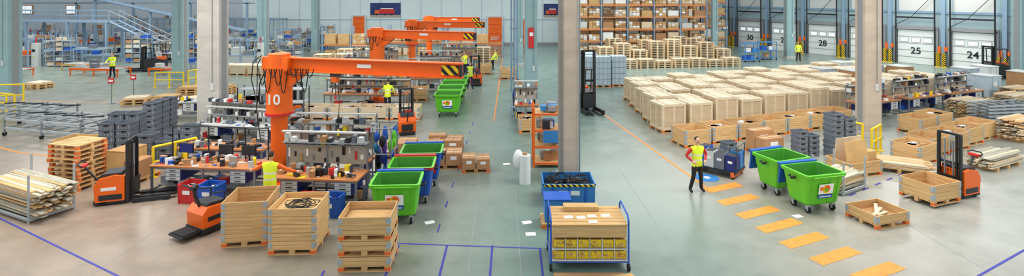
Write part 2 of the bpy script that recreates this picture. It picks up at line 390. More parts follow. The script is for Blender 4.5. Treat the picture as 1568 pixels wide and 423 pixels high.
# ------------------------------------------------------------------ wheelie bins
def wheelie(body='green',rim='green',lid='blue',label=True):
    b=MB(); z0,z1=.24,1.17; bx,by,tx,ty=.55,.36,.67,.52
    def ring(x,y,z,r=.08):
        P=[]
        for cx,cy,a0 in ((x-r,y-r,0),(-x+r,y-r,90),(-x+r,-y+r,180),(x-r,-y+r,270)):
            for k in range(4):
                a=math.radians(a0+k*30); P.append((cx+r*math.cos(a),cy+r*math.sin(a),z))
        return P
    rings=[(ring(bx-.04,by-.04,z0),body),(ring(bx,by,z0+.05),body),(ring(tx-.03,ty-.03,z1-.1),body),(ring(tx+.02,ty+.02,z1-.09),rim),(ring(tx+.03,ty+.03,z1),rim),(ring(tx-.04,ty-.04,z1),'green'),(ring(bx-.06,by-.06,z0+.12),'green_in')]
    for (a,_),(c,m) in zip(rings[:-1],rings[1:]):
        n=len(a); b.add(a+c,[(i,(i+1)%n,(i+1)%n+n,i+n) for i in range(n)],m,False)
    b.add(rings[0][0],[tuple(reversed(range(16)))],body); b.add(rings[-1][0],[tuple(range(16))],'green_in')
    for x in (-.42,-.14,.14,.42):
        for sy in (-1,1):
            b.tube([(x,sy*(by+.01),z0+.08),(x*1.1,sy*(ty-.03),z1-.12)],.022,body,6)
    for sx in (-1,1):
        b.tube([(sx*(tx+.02),-.1,z1-.16),(sx*(tx+.12),-.1,z1-.16),(sx*(tx+.12),.1,z1-.16),(sx*(tx+.02),.1,z1-.16)],.018,'dark',6)
        b.cyl((sx*(tx-.03),0,z1-.2),(sx*(tx+.1),0,z1-.2),.04,'dark')
        for sy in (-1,1):
            b.cyl((sx*.43-.03,sy*.27,.1),(sx*.43+.03,sy*.27,.1),.1,'rubber',n=14); b.cyl((sx*.43-.035,sy*.27,.1),(sx*.43+.035,sy*.27,.1),.04,'galv')
            b.box((sx*.43,sy*.27,.18),(.11,.09,.12),'galv')
    b.tube([(-.5,-ty-.03,z1-.05),(-.5,-ty-.1,z1-.04),(.5,-ty-.1,z1-.04),(.5,-ty-.03,z1-.05)],.015,body,6)
    b.box((0,ty+.1,z1-.28),(1.3,.05,.62),lid,rx=.12); b.box((0,ty+.08,z1+.02),(1.34,.14,.05),lid)
    for k in (-.4,0,.4): b.box((k,ty+.14,z1-.28),(.06,.04,.6),lid,rx=.12)
    if label:
        b.X=Matrix.Translation((0,-(by+ty)/2-.045,.74))@Matrix.Rotation(math.radians(9.8),4,'X')
        b.box((0,0,0),(.5,.012,.3),'paper'); b.disc((.0,-.01,0),.13,'yellow'); b.disc((.03,-.014,.02),.1,'orange'); b.box((-.16,-.011,.02),(.1,.008,.1),'orange'); b.disc((0,-.018,-.02),.06,'green')
        b.box((0,0,-.23),(.5,.012,.1),'blue'); b.box((0,-.01,-.23),(.4,.008,.03),'white'); b.X=Matrix.Identity(4)
    return b
put('wheelie_bin',wheelie('green','green','blue'),(-3.25,14.8),3,bev=.003)
put('wheelie_bin',wheelie('blue','red','red'),(-3.08,16.2),3)
put('wheelie_bin',wheelie('blue','blue','blue',False),(-3.02,17.6),3)
wg=wheelie('green','green','green').mesh('bin')
put('wheelie_bin',wg,(-3.3,27.1),0)
for k in range(3): put('wheelie_bin',wg,(-3.35,28.7+k*1.5),2)
put('wheelie_bin',wheelie('green','green','blue',False),(8.72,16.95),20)
put('wheelie_bin',wheelie('green','green','blue'),(8.98,15.6),14,bev=.003)
# ------------------------------------------------------------------ totes
def totes(nx,ny,hs,w=.6,d=.4,h=.22,m='tote',inn='tote_in'):
    b=MB(); k=0
    for i in range(nx):
        for j in range(ny):
            n=hs[k%len(hs)]; k+=1
            for q in range(n):
                x=(i-(nx-1)/2)*(w+.03)+random.uniform(-.015,.015); y=(j-(ny-1)/2)*(d+.02); z=q*h
                b.box((x,y,z+h*.42),(w*.91,d*.9,h*.8),m,tx=1.03,ty=1.04)
                for sy in (-1,1): b.box((x,y+sy*(d/2-.012),z+h*.9),(w,.024,h*.16),m)
                for sx in (-1,1): b.box((x+sx*(w/2-.012),y,z+h*.9),(.024,d,h*.16),m)
                for r in (-.3,-.1,.1,.3): b.box((x+r*w,y-d/2+.018,z+h*.4),(.02,.02,h*.7),'grey_mid')
                b.box((x,y-d/2+.008,z+h*.66),(.16,.016,.05),'black'); b.box((x,y,z+.004),(w*.96,d*.96,.012),'tote_in')
            b.box((x,y,n*h-.03),(w-.05,d-.05,.01),inn)
            for s_ in (-1,1): b.box((x,y+s_*(d/2-.01),n*h),(w,.02,.05),m); b.box((x+s_*(w/2-.01),y,n*h),(.02,d,.05),m)
    return b
put('tote_stack',totes(2,2,[6,7,6,7],.6,.5,.24),(-15.1,20.3),5)
put('tote_stack',totes(2,1,[5,4],.6,.5,.24),(-13.1,19.3),5)
put('tote_stack',totes(1,3,[7,7,7],.55,.5,.23),(-15.6,23.2),0)
put('tote_stack',totes(2,1,[3,4],.6,.5,.24),(-13.5,21.4),5)
put('tote_stack',totes(2,1,[5,4],.5,.4,.2),(11.5,20.5),15)
put('tote_stack',totes(2,1,[8,7],.55,.5,.21),(12.85,20.5),15)
put('tote_stack',totes(1,1,[3],.5,.4,.2),(8.4,20.3),15)
# ------------------------------------------------------------------ pallets stacks, boxes, timber
b=MB()
for k in range(10):
    b.X=Matrix.Translation((random.uniform(-.03,.03),random.uniform(-.03,.03),k*.148)); pallet(b,1.2,1.0)
put('pallet_stack',b,(-14.45,17.4),-12)
b=MB(); pallet(b,1.2,1.0)
b.box((-.25,0,.6),(.7,.9,.9),'plywood'); b.box((.35,-.1,.45),(.45,.7,.6),'cardboard'); b.box((-.25,0,1.06),(.72,.92,.02),'pine_dark'); put('box_pallet',b,(-13.05,18.0),-10)
put('open_crate',crate_open(1.2,1.0,4,'plywood').mesh('c'),(-16.4,19.7),-8)
def cartons(n,w,d,hmax,mats=('cardboard',)):
    b=MB(); pallet(b,w,d,m='pine_dark')
    for i in range(n[0]):
        for j in range(n[1]):
            h=hmax*random.uniform(.6,1); cw,cd_=w/n[0]-.03,d/n[1]-.03
            x,y=(i+.5)*w/n[0]-w/2,(j+.5)*d/n[1]-d/2
            b.box((x,y,.15+h/2),(cw,cd_,h),random.choice(mats)); b.box((x,y,.152+h),(cw,.05,.004),'pine_pale'); b.box((x,y-cd_/2-.002,.15+h*.6),(cw*.4,.004,h*.3),'paper')
            b.box((x,y,.151+h),(.01,cd_,.003),'dark')
    return b
put('carton_pallet',cartons((2,2),1.5,1.1,.5),(-4.5,20.6),5); put('carton_pallet',cartons((2,2),1.2,.9,.45),(-2.45,19.4),3); put('carton_pallet',cartons((2,1),1.0,.7,.4),(-1.3,18.9),4)
put('carton_pallet',cartons((1,2),1.0,1.0,.75),(10.1,20.9),20)
put('carton_pallet',cartons((2,2),1.4,1.0,.45),(-2.7,21.2),0)
def lumber(L=3,W=1.0,H=.8,posts=True,m=('timber_grey','pine_pale','pine')):
    b=MB()
    if posts:
        for sx in (-.42,.42):
            for sy in (-1,1): b.cyl((sx*L,sy*(W/2+.04),0),(sx*L,sy*(W/2+.04),H+.5),.03,'galv')
            b.box((sx*L,0,.1),(.08,W+.1,.08),'galv')
        for sy in (-1,1): b.box((0,sy*(W/2+.04),.1),(L*.86,.05,.06),'galv')
    else:
        for sx in (-.35,0,.35): b.box((sx*L,0,.07),(.1,W,.14),'pine')
    z=.16
    while z<H:
        y=-W/2+.06
        while y<W/2-.03:
            wd_=random.choice([.1,.14]); l=L*random.uniform(.8,1.08)
            b.box((random.uniform(-.15,.15),y+wd_/2-.04,z),(l,wd_-.01,.035),random.choice(m),rz=random.uniform(-.02,.02)); y+=wd_
        z+=.045 if random.random()<.75 else .09
    return b
put('timber_rack',lumber(2.8,1.0,.85),(-14.3,15.5),-24)
put('timber_rack',lumber(1.5,.9,.55),(10.75,17.2),30)
put('timber_stack',lumber(2.0,1.0,.35,False,('pine_pale','pine')),(13.9,18.9),-25)
put('timber_stack',lumber(2.2,.9,.5,False,('pine_pale','timber_grey')),(17.9,19.4),25)
b=crate_open(1.5,1.0,2,'pine'); b.box((-.2,-.3,.72),(1.0,.02,1.0),'plywood',rx=-.15); b.box((.1,.3,.7),(1.2,.02,1.0),'pine_pale',rx=.1); b.box((.5,0,.55),(.45,.6,.5),'plywood')
put('plywood_crate',b,(12.15,18.6),18)
for (x,y,n) in ((-21.5,30,2),(-20.0,30.4,2),(-18.4,29.8,2),(-19.9,32.4,3),(-18.2,32.8,3),(-31.5,34.8,2),(-16.8,30.6,1)):
    b=MB()
    for k in range(n): b.X=Matrix.Translation((0,0,k*.148)); pallet(b,1.3,1.0,e='pine')
    b.X=Matrix.Identity(4); b.box((0,0,n*.148+.06),(1.1,.8,.1),random.choice(['pine_pale','plywood'])); put('pallet_stack',b,(x,y),random.uniform(-15,20))
b=MB()
for k in range(4): b.X=Matrix.Translation((-2.1+k*1.4,0,0)); pallet(b,1.3,1.2,m='pine_pale'); b.box((0,0,.45),(1.2,1.1,.6),'pine_pale'); b.box((0,0,.76),(1.25,1.15,.03),'ply_lid')
put('crate_row',b,(-20.2,40.3),-4)
# ------------------------------------------------------------------ jib cranes
def crane(x,y,ang,L=7.0,z=3.95,num=None,detail=True,name='jib_crane'):
    e=bpy.data.objects.new(name,None); SC.collection.objects.link(e); e.location=(x,y,0)
    b=MB(); b.cyl((0,0,0),(0,0,.04),.55,'orange',n=20); b.cyl((0,0,0),(0,0,2.35),.27,'orange',n=24)
    for k in range(6):
        a=k*math.pi/3; b.box((.36*math.cos(a),.36*math.sin(a),.16),(.2,.02,.3),'orange',rz=a)
    b.cyl((0,0,2.3),(0,0,2.38),.46,'red',n=24); b.cyl((0,0,2.38),(0,0,z-.1),.42,'orange',n=28); b.cyl((0,0,z-.1),(0,0,z+.35),.36,'orange',n=20)
    put('mast',b,parent=e)
    b=MB(); b.box((L/2-.55,0,z),(L,.06,.42),'orange'); b.box((L/2-.55,0,z+.22),(L,.26,.04),'orange'); b.box((L/2-.55,0,z-.22),(L,.26,.04),'orange')
    b.box((0,0,z+.02),(1.0,.5,.46),'orange'); b.prism([(.45,z-.2),(1.2,z-.2),(.45,z-.75),(.3,z-.75)],-.12,.12,'orange')
    b.box((L-.95,-.05,z),(.55,.05,.3),'hazard'); b.box((L-.58,0,z),(.06,.3,.36),'dark')
    b.box((L*.45,-.04,z+.03),(.5,.03,.12),'white')
    b.tube([(-.3,-.16,z-.32),(L*.6,-.16,z-.32)],.015,'dark',5)
    b.box((L*.3,0,z-.3),(.3,.2,.12),'dark'); b.box((L*.3,0,z-.44),(.2,.2,.2),'orange'); b.cyl((L*.3,0,z-.5),(L*.3,0,z-1.0),.012,'black'); b.box((L*.3,0,z-1.04),(.06,.05,.12),'red')
    b.tube([(L*.3+.1,0,z-.5),(L*.3+.14,0,z-1.2),(L*.3+.1,0,z-2.1)],.012,'black',5); b.box((L*.3+.1,0,z-2.2),(.06,.05,.2),'yellow')
    for k in range(9 if detail else 4):
        x0=-.45+k*.2; w=.3; dp=.55+.3*math.sin(k*2.1)
        b.tube([(x0+w*t/8,-.46 if x0<.4 else -.2,z-.1-dp*(1-((t-4)/4)**2)) for t in range(9)],.018,'black',5)
    if detail:
        b.tube([(-.45,-.3,z+.3),(-.75,-.35,z+.1),(-.8,-.38,z-.5),(-.5,-.46,z-1.3),(-.4,-.46,z-.6),(-.2,-.46,z-.2)],.018,'black',6)
        b.tube([(-.5,-.3,z+.2),(-.62,-.3,z),(-.66,-.3,z-1.5),(-.5,-.3,z-2.6)],.016,'black',6)
    put('boom',b,parent=e,rz=ang,bev=.006)
    if num: text('number',num,.48,'white',(-.02,-.435,2.85),(math.radians(90),0,0),e)
    return e
crane(-7.9,17.75,-13.5,7.1,4.0,'10'); crane(-7.75,30.0,-17,6.6,4.0,detail=False); crane(-7.65,40,-8,6.2,3.9,detail=False); crane(-7.6,48,-4,5.2,3.8,detail=False)
# ------------------------------------------------------------------ workbenches
CL=['black','white','red','blue','grey_light','cardboard','steel','dark','black','paper','grey_mid','tote','peg','dark','steel','cardboard','yellow','tote_in','galv','pine_dark']
def bench(L=3.2,D=.9,back=True,drawers=True,top='benchtop',clut=26,bh=2.2):
    b=MB(); b.box((0,0,.88),(L,D,.05),top)
    for sx in (-1,0,1):
        for sy in (-1,1): b.box((sx*(L/2-.06),sy*(D/2-.06),.43),(.06,.06,.86),'steel')
        b.box((sx*(L/2-.06),0,.12),(.05,D-.1,.05),'steel')
    b.box((0,D/2-.08,.3),(L-.1,.04,.06),'steel'); b.box((0,0,.82),(L-.1,D-.1,.06),'steel')
    b.box((0,.1,.2),(L-.2,D-.3,.03),'grey_mid')
    if drawers:
        for sx in (-.28,.33):
            b.box((sx*L,0,.62),(.55,D-.12,.38),'blue_deep')
            for k in range(3): b.box((sx*L,-D/2+.05,.5+k*.125),(.5,.02,.11),'grey_light'); b.box((sx*L,-D/2+.03,.5+k*.125),(.2,.02,.02),'dark')
    for k in range(7): b.box((random.uniform(-L*.45,L*.45),random.uniform(-.1,.25),.32),(random.uniform(.2,.4),.3,.22),random.choice(CL))
    if back:
        for sx in (-1,0,1): b.box((sx*(L/2-.05),D/2-.03,.88+(bh-.88)/2),(.05,.05,bh-.88),'steel')
        b.box((0,D/2-.01,1.35),(L-.1,.02,.6),'peg'); b.box((0,D/2-.12,bh-.35),(L,.3,.03),'grey_mid'); b.box((0,D/2-.25,bh),(L,.1,.05),'grey_light')
        b.box((0,D/2-.12,1.68),(L-.1,.24,.02),'steel')
        for k in range(int(L*5)):
            x=-L/2+.12+k*.197; b.box((x,D/2-.04,random.uniform(1.15,1.5)),(random.uniform(.03,.1),.03,random.uniform(.1,.3)),random.choice(CL))
            hh=random.uniform(.08,.22)
            if random.random()<.8: b.box((x,D/2-.13,1.7+hh/2),(random.uniform(.1,.18),.18,hh),random.choice(CL))
            hh=random.uniform(.08,.25)
            if random.random()<.6: b.box((x,D/2-.13,bh-.33+hh/2),(random.uniform(.1,.18),.2,hh),random.choice(['cardboard','grey_light','tote','white','dark','peg']))
    for k in range(int(clut*1.3)):
        w,d,h=random.uniform(.05,.26),random.uniform(.05,.2),random.choice([.01,.03,.06,.12,.2])
        b.box((random.uniform(-L*.46,L*.46),random.uniform(-D*.38,D*.3),.905+h/2),(w,d,h),random.choice(CL),rz=random.uniform(-.6,.6))
    for k in range(4):
        x=random.uniform(-L*.4,L*.4); b.cyl((x,.1,.905),(x,.1,1.08),.04,random.choice(CL))
    return b
b=bench(3.6,.95,False,clut=50)
for x,c in ((-1.1,'blue_deep'),(.3,'dark'),(1.1,'dark')):
    b.box((x,.3,1.25),(.5,.04,.32),'black'); b.box((x,.275,1.25),(.46,.01,.28),c); b.box((x,.32,1.0),(.05,.05,.2),'dark'); b.box((x,.3,.915),(.22,.16,.02),'dark')
for x in (-1.7,-.4,.9,1.7): b.cyl((x,.42,.9),(x,.42,1.95),.022,'dark')
b.tube([(-1.7,.42,1.95),(1.7,.42,1.95)],.022,'dark',6)
put('workbench',b,(-9.75,16.95),-6,bev=.004)
put('workbench',bench(2.7,1.0,True,clut=40,bh=2.1),(-5.85,15.95),-5,bev=.004)
put('workbench',bench(3.2,.8,False,clut=34),(-10.3,18.8),-5)
put('workbench',bench(2.8,.8,True,clut=34,bh=2.3),(-6.0,17.6),-5)
def bin_open(w,d,h,m,inn='dark'):
    b=MB(); t=.02
    b.box((0,0,.02),(w*.9,d*.9,.03),m)
    for sy in (-1,1): b.box((0,sy*(d/2-t),h/2),(w,t,h),m,rx=-sy*.06); b.box((0,sy*(d/2),h-.02),(w+.04,.04,.04),m)
    for sx in (-1,1): b.box((sx*(w/2-t),0,h/2),(t,d,h),m,ry=sx*.06); b.box((sx*(w/2),0,h-.02),(.04,d+.04,.04),m)
    b.box((0,0,h*.7),(w*.88,d*.88,.02),inn)
    for k in range(4): b.box((random.uniform(-.2,.2)*w,random.uniform(-.2,.2)*d,h*.75),(w*.3,d*.25,h*.15),random.choice(['paper','cardboard','black','film']),rz=random.random())
    b.box((0,-d/2-.01,h*.6),(w*.4,.01,h*.2),'white'); return b
put('storage_bin',bin_open(.6,.5,.58,'red'),(-9.85,16.1),-8); put('storage_bin',bin_open(.6,.5,.6,'blue'),(-9.17,15.95),-8)
put('storage_bin',bin_open(.6,.45,.6,'blue'),(-5.2,15.08),-8); put('storage_bin',bin_open(.5,.45,.58,'red'),(-5.95,15.14),-8)
b=MB()
for sx in (-.3,.3):
    for sy in (-.45,.45): b.cyl((sx,sy,.08),(sx,sy,2.05),.02,'steel'); b.cyl((sx-.02,sy,.05),(sx+.02,sy,.05),.05,'rubber')
for z in (.25,1.2,2.02):
    for sy in (-.45,.45): b.cyl((-.3,sy,z),(.3,sy,z),.018,'steel')
    for sx in (-.3,.3): b.cyl((sx,-.45,z),(sx,.45,z),.018,'steel')
for k in range(18):
    x=random.choice([-.25,.25,0]); y=random.uniform(-.42,.38); z=random.uniform(.5,1.75); h=random.uniform(.3,.6)
    b.sph((x,y,z),(.09,.09,h/2),random.choice(['bag_purple','blue_deep','bag_teal','black','blue','green']),8,6)
put('bag_rack',b,(-4.2,17.3),0)
def guard(L,h=1.05,n=3):
    b=MB()
    for k in range(n):
        x=-L/2+L*k/(n-1); b.cyl((x,0,0),(x,0,h),.045,'yellow'); b.box((x,0,.01),(.22,.22,.02),'yellow')
    b.tube([(-L/2,0,h),(L/2,0,h)],.045,'yellow'); b.tube([(-L/2,0,h*.5),(L/2,0,h*.5)],.04,'yellow'); return b
put('guard_rail',guard(1.4),(-12.05,18.7),55); put('guard_rail',guard(1.1),(14.5,20.8),40); put('guard_rail',guard(1.0),(13.9,21.6),-40); put('guard_rail',guard(1.9,1.0),(-22.9,34.9),0); put('guard_rail',guard(1.4),(-21.7,35.9),80)
put('guard_rail',guard(1.4,1.2,2),(-28.2,29.3),10); put('guard_rail',guard(1.4,1.0,3),(-26.8,27.7),-20)
# ------------------------------------------------------------------ trucks
def stacker(mast=1.95,lift=.1,fork=True):
    b=MB()
    b.prism([(-.85,.12),(-.1,.12),(-.1,.85),(-.35,.9),(-.75,.82),(-.88,.6)],-.38,.38,'orange')
    b.prism([(-.8,.83),(-.15,.87),(-.2,.95),(-.7,.93)],-.3,.3,'dark'); b.box((-.5,0,.1),(.8,.7,.12),'dark')
    b.box((-.87,0,.35),(.04,.5,.3),'dark'); b.box((-.5,-.385,.5),(.4,.01,.1),'white'); b.box((-.45,-.385,.25),(.6,.01,.16),'dark'); b.box((-.45,.385,.25),(.6,.01,.16),'dark')
    for sy in (-1,1):
        b.box((-.03,sy*.3,mast/2+.05),(.1,.07,mast),'dark'); b.box((.05,sy*.24,mast/2+.05),(.06,.05,mast*.97),'black')
        b.cyl((0,sy*.12,.1),(0,sy*.12,mast*.92),.025,'steel')
        if fork: b.box((.66,sy*.2,lift+.03),(1.15,.16,.05),'black'); b.box((.6,sy*.34,.08),(1.0,.1,.1),'dark'); b.cyl((1.0,sy*.34-.03,.06),(1.0,sy*.34+.03,.06),.06,'rubber')
        b.cyl((-.65,sy*.32-.03,.09),(-.65,sy*.32+.03,.09),.09,'rubber')
    for z in (.3,mast*.55,mast+.03): b.box((-.02,0,z),(.06,.6,.07),'dark')
    b.box((.1,0,lift+.35),(.04,.56,.5),'black')
    for k in range(7): b.box((-.08,-.24+k*.08,mast*.65),(.01,.01,mast*.5),'black')
    b.tube([(-.8,0,.55),(-1.15,0,1.0),(-1.25,0,1.15)],.03,'dark'); b.tube([(-1.25,-.16,1.15),(-1.3,-.2,1.22),(-1.38,-.12,1.26),(-1.38,.12,1.26),(-1.3,.2,1.22),(-1.25,.16,1.15)],.022,'black'); b.box((-1.25,0,1.17),(.12,.3,.07),'red')
    return b
put('pallet_stacker',stacker(1.85),(-11.8,16.25),18,bev=.012)
st=stacker(1.9)
put('pallet_stacker',stacker(1.95,.1),(13.8,16.5),200,bev=.012)
put('open_crate',crate_open(1.25,1.0,2,'pine',None,.24).mesh('c'),(12.93,16.18,.06),20,bev=.004)
put('pallet_stacker',st.mesh('st'),(-4.9,24.2),105); put('pallet_stacker',st.mesh('st'),(-10.6,25.9),60)
def powertruck():
    b=MB()
    b.prism([(-.42,.14),(.42,.14),(.42,.58),(.3,.68),(-.3,.72),(-.44,.55)],-.36,.36,'orange'); b.prism([(-.3,.72),(.28,.69),(.22,.77),(-.22,.8)],-.28,.28,'dark')
    b.box((0,-.365,.4),(.6,.015,.12),'dark'); b.box((0,.365,.4),(.6,.015,.12),'dark'); b.box((0,0,.12),(.9,.76,.14),'dark'); b.box((.425,0,.3),(.015,.5,.2),'dark')
    for sy in (-1,1):
        b.box((.98,sy*.19,.11),(1.15,.17,.06),'black'); b.cyl((1.4,sy*.19-.06,.06),(1.4,sy*.19+.06,.06),.06,'rubber'); b.cyl((-.25,sy*.3-.04,.1),(-.25,sy*.3+.04,.1),.1,'rubber')
    b.box((-.68,0,.13),(.5,.62,.06),'black'); b.box((-.68,0,.17),(.42,.52,.02),'rubber')
    b.tube([(-.3,0,.7),(-.42,0,1.0),(-.46,0,1.22)],.045,'dark'); b.box((-.46,0,1.25),(.16,.2,.12),'black',ry=-.3)
    b.tube([(-.44,-.08,1.25),(-.5,-.22,1.27),(-.62,-.22,1.32),(-.66,0,1.35),(-.62,.22,1.32),(-.5,.22,1.27),(-.44,.08,1.25)],.024,'black'); b.box((-.58,0,1.3),(.1,.12,.06),'red')
    for sy in (-1,1): b.tube([(.2,sy*.3,.65),(.2,sy*.3,.98),(-.1,sy*.3,1.04)],.02,'dark')
    return b
put('power_pallet_truck',powertruck(),(-8.25,14.3),62,bev=.015)
def reach(H=3.2):
    b=MB(); b.prism([(-1.2,.15),(.2,.15),(.2,1.0),(-.4,1.1),(-1.2,.9)],-.5,.5,'dark'); b.box((-.9,0,1.0),(.5,.9,.3),'orange')
    for sy in (-1,1):
        b.box((.3,sy*.35,H/2),(.14,.1,H),'black'); b.box((.42,sy*.27,H/2),(.08,.08,H*.95),'dark'); b.box((.95,sy*.22,.1),(1.1,.12,.05),'black'); b.box((.7,sy*.45,.15),(1.2,.12,.18),'dark'); b.cyl((1.2,sy*.45-.05,.12),(1.2,sy*.45+.05,.12),.12,'rubber')
        b.cyl((-.3,sy*.42,1.0),(-.2,sy*.42,2.15),.03,'dark'); b.cyl((-1.1,sy*.42,.9),(-1.05,sy*.42,2.15),.03,'dark'); b.cyl((-.9,sy*.4-.06,.16),(-.9,sy*.4+.06,.16),.16,'rubber')
    b.box((-.65,0,2.15),(.95,.95,.05),'dark')
    for z in (.4,H*.5,H-.05): b.box((.32,0,z),(.08,.7,.1),'black')
    b.box((.48,0,.6),(.05,.7,.7),'dark'); return b
put('reach_truck',reach(3.3),(4.0,28.3),-75); put('forklift_truck',reach(2.4),(35.4,38.6),200); put('forklift_truck',reach(2.0).mesh('r'),(-29.2,42.0),200)
put('pallet_stacker',st.mesh('st'),(-2.55,36.2),100)
# ------------------------------------------------------------------ centre front
b=bin_open(1.55,1.05,.68,'blue_bin','black')
for k in range(70):
    b.box((random.uniform(-.62,.62),random.uniform(-.4,.4),.6+random.uniform(0,.12)),(random.uniform(.1,.3),.04,.03),'black',rz=random.uniform(0,3),rx=random.uniform(-.6,.6))
b.box((0,-.56,.64),(1.5,.02,.07),'hazard_small')
for x in (-.5,0,.5): b.box((x,-.54,.3),(.06,.04,.5),'blue')
pallet(b,1.5,1.0,0,0,-.0,'blue_bin','blue')
put('scrap_bin',b,(1.72,16.2),0,bev=.004)
b=MB(); L,W=1.8,1.0
for sx in (-1,1):
    for sy in (-1,1):
        b.cyl((sx*L/2,sy*W/2,.12),(sx*L/2,sy*W/2,1.15),.022,'blue'); b.cyl((sx*L/2-.03,sy*W/2,.08),(sx*L/2+.03,sy*W/2,.08),.08,'rubber')
    b.tube([(sx*L/2,-W/2,1.15),(sx*L/2,-W/2+.1,1.25),(sx*L/2,W/2-.1,1.25),(sx*L/2,W/2,1.15)],.022,'blue')
    b.cyl((sx*L/2,-W/2,.2),(sx*L/2,W/2,.2),.022,'blue')
for sy in (-1,1): b.cyl((-L/2,sy*W/2,.2),(L/2,sy*W/2,.2),.018,'blue')
b.box((0,0,.22),(L,W,.03),'steel')
for r in range(2):
    for k in range(6):
        x=-L/2+.19+k*.285; z=.24+r*.26
        b.box((x,0,z+.1),(.27,W-.06,.2),'pine_dark'); b.box((x,-W/2+.02,z+.12),(.25,.03,.17),'bin_yellow')
        for q in range(9): b.sph((x+random.uniform(-.1,.1),-W/2+.0,z+.06+random.uniform(0,.12)),.03,random.choice(['bin_yellow','yellow','bin_yellow','pine_dark','pine']),6,4)
        b.box((x+.142,-W/2,z+.12),(.02,.05,.24),'grey_light')
    b.box((0,-W/2+.005,.24+r*.26),(L-.04,.05,.03),'grey_light')
b.box((0,.02,.9),(L-.08,W+.02,.28),'pine'); b.box((0,.02,1.05),(L-.04,W+.06,.03),'plywood'); b.box((-.1,W*.34,1.12),(.85,.26,.12),'plywood')
for k in range(1,6): b.box((0,.02-W/2-.03+k*(W+.06)/6,1.068),(L-.04,.006,.004),'pine_dark')
for x,y in ((-.45,-.1),(-.15,-.12),(.12,-.05),(.1,-.36),(.45,-.02)): b.box((x,y,1.07),(.21,.15,.006),'paper',rz=.1)
put('parts_cart',b,(1.8,12.6),0,bev=.004)
b=MB(); b.box((-.1,0,.012),(1.6,.35,.02),'cardboard'); b.box((.7,-.1,.02),(.5,.4,.02),'plywood',rz=.3); put('cardboard_sheet',b,(1.85,11.8))
b=MB(); pallet(b,.9,.7,m='pine'); b.box((0,0,.45),(.7,.55,.6),'blue_bin'); b.box((0,0,.76),(.74,.6,.04),'blue'); put('blue_crate',b,(1.25,14.55),0)
b=MB(); b.cyl((0,0,0),(0,0,.95),.19,'film',n=24); b.cyl((0,0,.95),(0,0,1.02),.07,'cardboard'); b.sph((-.22,.1,.75),(.2,.2,.35),'film',10,8); put('stretch_wrap_roll',b,(.44,17.6))
b=MB()
for sx in (-.55,.55):
    for sy in (-.5,.5): b.box((sx,sy,1.1),(.07,.07,2.2),'orange')
for z in (.15,.75,1.35,1.95):
    b.box((0,0,z),(1.1,1.0,.04),'plywood'); b.box((0,-.5,z),(1.1,.05,.08),'orange_end')
    for k in range(6): b.box((random.uniform(-.35,.35),random.uniform(-.35,.3),z+.17),(random.uniform(.15,.35),.3,random.uniform(.15,.3)),random.choice(['blue','cardboard','white','grey_mid','dark','blue_bin','cardboard']),rz=random.uniform(-.2,.2))
b.box((.1,-.5,1.15),(.6,.1,.45),'blue_bin',rz=.1); put('storage_shelf',b,(1.35,19.6),0)
put('open_crate',crate_open(1.1,1.0,2,'pine','boxes',.25).mesh('c'),(.85,24.2),3); put('workbench',bench(1.2,.8,True,False,clut=12,bh=2.0),(.7,25.8),0)
b=MB(); b.box((0,0,.45),(.6,.3,.06),'steel_blue')
for x in (-.25,.25): b.box((x,0,.22),(.04,.3,.44),'steel_blue')
put('step_stool',b,(.2,27.0))
for (x,y) in ((5.0,35.6),(6.1,35.4),(7.2,35.7),(5.5,37.2)):
    b=MB(); pallet(b,1.0,1.0)
    for k in range(5): b.box((0,0,.15+k*.38+.18),(.98,.98,.36),'grey_pale_blue')
    for k in (-.3,.0,.3): b.box((k,-.5,1.1),(.02,.02,1.9),'steel_blue')
    put('wrapped_pallet',b,(x,y),random.uniform(-5,5))
def pstack(n):
    pm=MB()
    for k in range(n): pm.X=Matrix.Translation((0,0,k*.15)); pallet(pm,1.3,1.1,m='pine_pale',e='pine')
    return pm.mesh('ps')
pm=pstack(9); PS=[pstack(n) for n in (10,13,12,14,8)]; pm3=pstack(5); pm4=pstack(4)
for i in range(8): put('pallet_stack',pm3 if i%3 else pm4,(8.2+i*1.5,43.4+i*.2),4)
for i in range(8): put('pallet_stack',PS[i*2%5],(8.2+i*1.55,46.2+i*.2),random.uniform(0,8))
for i in range(7): put('pallet_stack',PS[(i*3+1)%5],(9.6+i*1.55,49.3+i*.1),random.uniform(0,8))
def rollcart(m='blue_bin'):
    b=MB()
    for sx in (-.7,.7):
        for sy in (-.4,.4): b.cyl((sx,sy,.1),(sx,sy,1.7),.035,m); b.cyl((sx-.03,sy,.08),(sx+.03,sy,.08),.08,'rubber')
    for z in (.2,.9,1.65): b.box((0,0,z),(1.4,.8,.05),m)
    for k in range(8): b.box((random.uniform(-.5,.5),random.uniform(-.2,.2),random.choice([.4,1.1])),(.4,.35,.35),random.choice(['blue','cardboard','white','blue_bin']))
    return b
put('roll_cart',rollcart(),(21.6,47.5),10); put('roll_cart',rollcart(),(23.9,49),10)
b=MB(); b.box((0,0,.22),(1.5,1.0,.08),'dark')
for sx in (-.65,.65):
    b.box((sx,0,.16),(.12,1.05,.16),'orange_end')
    for sy in (-.4,.4): b.cyl((sx-.03,sy,.08),(sx+.03,sy,.08),.08,'rubber')
for i in range(4):
    for j in range(2):
        m=random.choice(['blue','blue_deep','tote','grey_light','blue_bin']); x,y=-.55+i*.37,-.25+j*.5; h=random.uniform(.35,.6)
        b.box((x,y,.26+h/2),(.34,.44,h),m); b.box((x,y,.265+h),(.28,.38,.01),'black'); b.box((x,y-.225,.26+h*.6),(.15,.01,.08),'paper')
b.tube([(.72,-.4,.25),(.76,-.4,1.1),(.76,.4,1.1),(.72,.4,.25)],.02,'dark'); put('parts_trolley',b,(7.4,18.7),-42)
